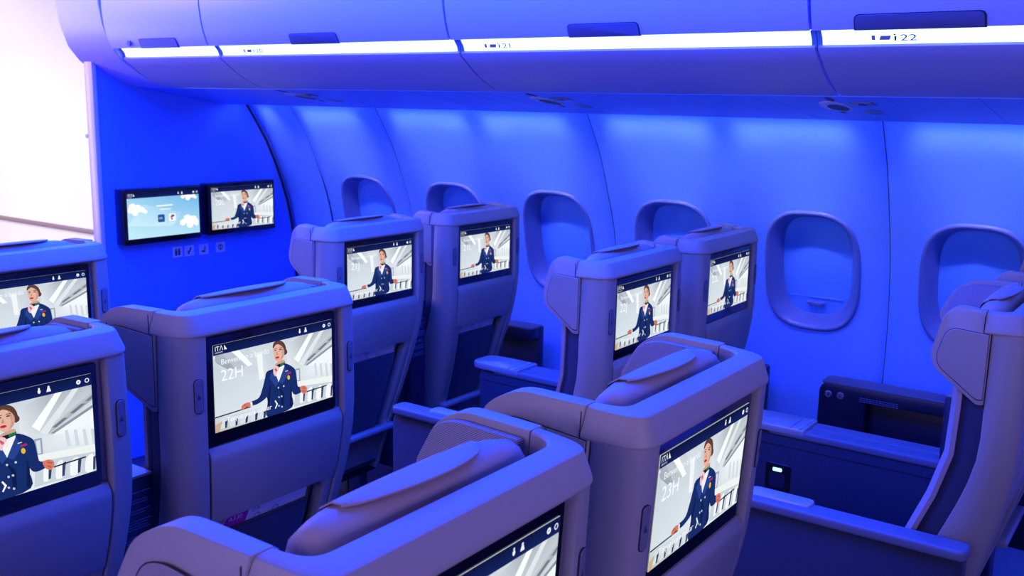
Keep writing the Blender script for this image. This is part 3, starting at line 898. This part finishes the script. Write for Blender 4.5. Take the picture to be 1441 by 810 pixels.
# ------------------------------------------------------------------ overhead bins
doorprof = [(2.300, 1.780), (2.290, 1.800), (2.279, 1.83), (2.270, 1.87), (2.264, 1.92), (2.262, 1.98), (2.268, 2.04), (2.285, 2.10), (2.33, 2.17), (2.40, 2.23), (2.50, 2.27)]
lipprof = [(2.352, 1.7485), (2.349, 1.745), (2.352, 1.739), (2.385, 1.716), (2.42, 1.692), (2.46, 1.670), (2.50, 1.653), (2.53, 1.643), (2.556, 1.6375)]
def strip(bm, prof, y0, y1, dx, dz, mi=0):
    """extrude an open profile along the cabin with a thickness"""
    inner = [(x+dx, z+dz) for x, z in reversed(prof)]
    ring = prof+inner
    prism(bm, ring, lambda p: (p[0], y0, p[1]), lambda p: (p[0], y1, p[1]), mi)
def overhead_bin(y0, y1, label, handle, txt=None, ty=None):
    t = thing('overhead_bin', label, 'bin', (0, 0, 0), 'overhead luggage bins')
    g = .004
    bm = bmesh.new(); strip(bm, doorprof, y0+g, y1-g, .045, .012)
    d = finish(bm, 'bin_door', M['bin'], t, sharp=50, bevel=0)
    bm = bmesh.new(); strip(bm, lipprof, y0+g, y1-g, .012, .012)
    finish(bm, 'bin_lip', M['lip'], t, sharp=35)
    bm = bmesh.new(); box(bm, 2.48, 3.0, y0+.006, y1-.006, 1.76, 2.26)
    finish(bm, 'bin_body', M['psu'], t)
    # recessed latch handle at the bottom of the door
    h0, h1 = handle
    bm = bmesh.new()
    pts = round_poly([(h0, 1.778), (h1, 1.778), (h1, 1.812), (h0, 1.812)], [.001, .001, .014, .014], 6)
    dx = lambda z: interp(z, [(b, a) for a, b in doorprof])
    prism(bm, pts, lambda p: (dx(p[1])-.0022, p[0], p[1]), lambda p: (dx(p[1])+.004, p[0], p[1]))
    la = finish(bm, 'latch_recess', M['groove'], d)
    cy = (h0+h1)/2
    pts = [(cy+(y-cy)*.975, 1.776+(z-1.776)*.93) for y, z in pts]
    bm = bmesh.new(); prism(bm, pts, lambda p: (dx(p[1])-.0040, p[0], p[1]), lambda p: (dx(p[1])+.002, p[0], p[1]))
    finish(bm, 'latch_handle', M['handle'], la, bevel=.001, seg=1)
    # light diffuser in the gap between door and lip
    bm = bmesh.new(); e = .013
    strip(bm, [(2.356, 1.7455), (2.350, 1.765), (2.335, 1.782)], y0+e, y1-e, .01, .004)
    df = finish(bm, 'light_diffuser', M['diff'], t)
    for a, b in ((y0+.001, y0+e), (y1-e, y1-.001)):
        bm = bmesh.new()
        strip(bm, [(2.3562, 1.7455), (2.3502, 1.765), (2.3352, 1.782)], a, b, .01, .004)
        finish(bm, 'light_end_cap', M['divider'], t)
    if txt:
        v, tr = text_tris(txt, .030)
        def P(u, w):   # u along -y, w up the diffuser
            zz = 1.7575+w
            return ((2.356-(zz-1.7455)*.3077 if zz < 1.765 else 2.350-(zz-1.765)*.882)-.0022, ty-u, zz)
        bm = bmesh.new(); vs = [bm.verts.new(P(p[0]*1.25, p[1]*.62)) for p in v]
        for q in tr:
            try: bm.faces.new([vs[i] for i in q])
            except ValueError: pass
        for pts in ([(-.012, .0), (-.008, .0), (-.007, .010), (-.012, .010)], [(-.013, .0115), (-.009, .0115), (-.009, .0145), (-.013, .0145)]):
            bm.faces.new([bm.verts.new(P(*p)) for p in pts])
        finish(bm, 'row_number', M['ink'], df)
        bm = bmesh.new()
        for pts in ([(-.062, .002), (-.054, .002), (-.054, .012), (-.062, .012)], [(-.045, .002), (-.022, .002), (-.019, .011), (-.042, .011)], [(-.060, -.004), (-.038, -.004), (-.038, -.003), (-.060, -.003)]):
            bm.faces.new([bm.verts.new(P(*p)) for p in pts])
        finish(bm, 'bin_symbols', M['inkl'], df)
    return t
overhead_bin(-.27, .80, 'overhead bin at the right with long latch and the number 22', (.426, .700), '22', .612)
overhead_bin(.80, 1.87, 'overhead bin in the middle, above the 22J seat, with the number 21', (1.241, 1.457), '21', 1.715)
overhead_bin(1.87, 2.975, 'overhead bin above the second window, left of the middle bin', (2.322, 2.543), '20', 2.78)
overhead_bin(2.975, 3.57, 'shortest overhead bin at the far left end of the row', (3.141, 3.370))
# keyhole on the far bin
bm = bmesh.new(); bmesh.ops.create_cone(bm, segments=12, radius1=.010, radius2=.010, depth=.006, cap_ends=True, matrix=Matrix.Translation((2.286, 3.43, 1.797)) @ Matrix.Rotation(PI/2, 4, 'Y'))
tag(finish(bm, 'bin_lock', M['grille']), 'small round lock beside the latch of the far left bin', 'lock')
# end fairing
bm = bmesh.new()
fair = [(2.36, 2.25), (2.285, 2.15), (2.262, 2.04), (2.256, 1.95), (2.270, 1.87), (2.300, 1.79), (2.345, 1.738), (2.42, 1.690), (2.50, 1.651), (2.556, 1.6365), (2.556, 1.70), (2.60, 2.25)]
prism(bm, fair, lambda p: (p[0], 3.574, p[1]), lambda p: (p[0], 3.87, p[1]))
tag(finish(bm, 'bin_end_fairing', M['bin'], sharp=40, bevel=.003, seg=1), 'curved end fairing of the overhead bins beside the bright doorway', 'fairing')

# passenger service panels under the bins
def pz(x): return 1.6355-(x-2.556)*(.0645/.474)
def service_panel(y0, y1, idx, label, kit=None):
    t = thing('service_panel', label, 'panel', (0, 0, 0), 'panels under the overhead bins')
    bm = bmesh.new()
    ring = [(2.5585, pz(2.5585)), (2.80, pz(2.80)-.001), (3.02, pz(3.02)), (3.032, pz(3.03)+.003), (3.03, pz(3.03)+.006), (2.5585, pz(2.5585)+.004)]
    sk = .06   # joints run slightly askew
    prism(bm, ring, lambda p: (p[0], y0+.0009, p[1]), lambda p: (p[0], y1-.0009, p[1]))
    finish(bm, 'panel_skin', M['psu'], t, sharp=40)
    def disc(x, y, rx, ry, m, name, d=.002, par=t, n=24):
        bm = bmesh.new(); pts = [(x+rx*math.cos(a), y+ry*math.sin(a)) for a in np.linspace(0, 2*PI, n+1)[:-1]]
        prism(bm, pts, lambda p: (p[0], p[1], pz(p[0])-d), lambda p: (p[0], p[1], pz(p[0])+.002))
        return finish(bm, name, m, par)
    if kit is not None:
        y = kit
        o = disc(2.72, y+.03, .085, .040, M['ring'], 'speaker_ring', .003)
        disc(2.735, y+.028, .055, .026, M['grille'], 'speaker_grille', .004, o)
        disc(2.60, y+.01, .030, .009, M['grille'], 'reading_light')
        disc(2.835, y+.045, .014, .008, M['grille'], 'air_nozzle')
        disc(2.82, y-.045, .050, .026, M['handle'], 'reading_light')
        bm = bmesh.new(); pts = rrect(2.67, y-.055, .055, .060, .004)
        prism(bm, pts, lambda p: (p[0], p[1], pz(p[0])-.003), lambda p: (p[0], p[1], pz(p[0])+.002))
        sg = finish(bm, 'sign_panel', M['handle'], t)
        disc(2.67, y-.055, .012, .012, M['ink'], 'sign_symbol', .004, sg, 12)
        bm = bmesh.new()
        for dy in (.095, .125, .20):
            box(bm, 2.57, 3.01, y+dy, y+dy+.0025, 1.58, 1.58)
        bm.free()
    return t
service_panel(-.27, .475, 0, 'plain panel under the bins at the right edge')
service_panel(.475, .69, 1, 'short plain panel under the bins near the right edge')
service_panel(.69, 1.00, 2, 'panel with speaker and reading lights under the right bin joint', .83)
service_panel(1.00, 1.13, 3, 'narrow panel right of the long plain panel under the bins')
service_panel(1.13, 1.49, 4, 'long plain panel under the middle bin')
service_panel(1.49, 1.66, 5, 'narrow plain panel left of the long one under the middle bin')
service_panel(1.66, 1.93, 6, 'panel with dark speaker and lights left of centre under the bins', 1.77)
service_panel(1.93, 2.03, 7, 'very narrow panel under the second bin joint')
service_panel(2.03, 2.26, 8, 'plain panel under the bin left of the middle')
service_panel(2.26, 2.78, 9, 'wide plain panel under the second bin from the left')
service_panel(2.78, 3.08, 10, 'panel with speaker and lights furthest left under the bins', 2.92)
service_panel(3.08, 3.80, 11, 'plain panel next to the bulkhead under the bins')

# cove lights behind the service panels
for i, (a, b) in enumerate(zip(SEAMS[:-1], SEAMS[1:])):
    mids = [(a+.10, (a+b)/2-.035), ((a+b)/2+.035, b-.10)] if b-a > .6 else [(a+.09, b-.06)]
    for (u, v) in mids:
        bm = bmesh.new(); box(bm, 3.038, 3.052, u, v, 1.5735, 1.585)
        o = finish(bm, 'cove_light', M['cove'])
        tag(o, 'hidden blue wall-wash light strip behind the panels above the windows', 'light', 'cove lights above the windows')

# ------------------------------------------------------------------ floor, ceiling, entry area beyond the bulkhead
bm = bmesh.new(); box(bm, -2.2, 3.7, -2.5, 9.5, -.02, 0)
struct(finish(bm, 'floor', M['carpet']))
bm = bmesh.new(); box(bm, -2.2, 2.75, -2.5, 9.5, 2.32, 2.36)
struct(finish(bm, 'ceiling', M['ceil']))
bm = bmesh.new(); secs = []
for z in (0, .3, .6, .9, 1.2, 1.5, 1.7, 1.9, 2.1, 2.3):
    x = interp(z, [(0, 3.40), (1.2, 3.42), (1.7, 3.35), (2.0, 3.15), (2.3, 2.7)])
    secs.append([(x, 3.86, z), (x, 9.4, z), (x+.05, 9.4, z), (x+.05, 3.86, z)])
loft(bm, secs); struct(finish(bm, 'wall_entry', M['white']))
bm = bmesh.new(); box(bm, -1.5, 3.4, 9.4, 9.45, 0, 2.33)
struct(finish(bm, 'wall_far', M['white']))
bm = bmesh.new(); box(bm, 3.375, 3.395, 5.53, 9.3, .762, .790)
tag(finish(bm, 'door_sill_rail', M['rail'], bevel=.006), 'thin brown rail along the white wall at the far left', 'rail')
for (y, z, r_) in ((5.66, 1.80, .020), (5.555, 1.358, .012)):
    bm = bmesh.new(); bmesh.ops.create_cone(bm, segments=10, radius1=r_, radius2=r_, depth=.02, cap_ends=True, matrix=Matrix.Translation((3.33 if z > 1.5 else 3.39, y, z)) @ Matrix.Rotation(PI/2, 4, 'Y'))
    tag(finish(bm, 'wall_stud', M['lip'], bevel=.003), 'larger stud high on the bright white wall' if z > 1.5 else 'tiny stud on the white wall beside the bulkhead edge', 'stud')

# ------------------------------------------------------------------ lights
def area(name, loc, target, size, size_y, col, power):
    l = bpy.data.lights.new(name, 'AREA'); l.shape = 'RECTANGLE'; l.size = size; l.size_y = size_y; l.color = col; l.energy = power
    o = bpy.data.objects.new(name, l); C.objects.link(o); o.location = loc
    o.rotation_euler = (Vector(target)-Vector(loc)).to_track_quat('-Z', 'Y').to_euler(); return o
def wall_beam(y0, y1):
    l = bpy.data.lights.new('wall_beam', 'AREA'); l.shape = 'RECTANGLE'; l.size = y1-y0; l.size_y = .03
    l.color = (.78, .52, 1.); l.energy = 1.15*(y1-y0)/.4; l.spread = R(62)
    o = bpy.data.objects.new('wall_beam', l); C.objects.link(o); o.location = (3.045, (y0+y1)/2, 1.592)
    d = (Vector((3.235, 0, 1.38))-Vector((3.045, 0, 1.592))).normalized()
    xa = Vector((0, 1, 0)); za = -d; ya = za.cross(xa)
    m = Matrix((xa, ya, za)).transposed().to_4x4(); m.translation = o.location; o.matrix_world = m
for a, b in zip(SEAMS[:-1], SEAMS[1:]):
    if b-a > .6:
        wall_beam(a+.10, (a+b)/2-.05); wall_beam((a+b)/2+.05, b-.10)
    else: wall_beam(a+.12, b-.08)
area('ceiling_wash', (1.9, 2.45, 2.28), (1.9, 2.45, 0), 1.2, 3.6, (.001, .048, 1.), 390)
area('aft_neutral', (.55, -.9, 1.38), (1.3, .6, 1.1), .5, .5, (.78, .62, 1.), 7)
area('left_violet', (-1.6, 1.2, 1.9), (1.3, 1.2, 1.0), 2.5, .8, (.58, .46, 1.), 32)
area('entry_light', (1.3, 6.2, 2.1), (3.4, 6.4, 1.2), 1.4, 3.0, (1., .88, .82), 145)
area('entry_spill', (1.0, 4.6, 2.2), (1.6, 2.4, 1.4), 1.2, .6, (1., .62, .9), 8)
area('entry_glow', (1.35, 4.1, 2.15), (2.27, 3.0, 1.9), .5, .5, (1., .42, .8), 8)

w = bpy.data.worlds.new('World'); sc.world = w; w.use_nodes = True
w.node_tree.nodes['Background'].inputs['Color'].default_value = (.03, .05, 1, 1)
w.node_tree.nodes['Background'].inputs['Strength'].default_value = 1.35

# ------------------------------------------------------------------ camera
f = .8643*1600; yaw, pit, rol = .9548, .185, .0209
cy, sy = math.cos(yaw), math.sin(yaw); cp, sp = math.cos(pit), math.sin(pit)
F = Vector((sy*cp, cy*cp, -sp)); R0 = Vector((cy, -sy, 0)); U0 = R0.cross(F)
Rv = R0*math.cos(rol)+U0*math.sin(rol); Uv = -R0*math.sin(rol)+U0*math.cos(rol)
cam = bpy.data.cameras.new('Camera'); co = bpy.data.objects.new('Camera', cam); C.objects.link(co)
mw = Matrix((Rv, Uv, -F)).transposed().to_4x4(); mw.translation = (0, 0, 1.6)
co.matrix_world = mw
cam.sensor_width = 36; cam.lens = f/1441*36; cam.clip_start = .02
cam.dof.use_dof = True; cam.dof.focus_distance = 1.75; cam.dof.aperture_fstop = 11
sc.camera = co
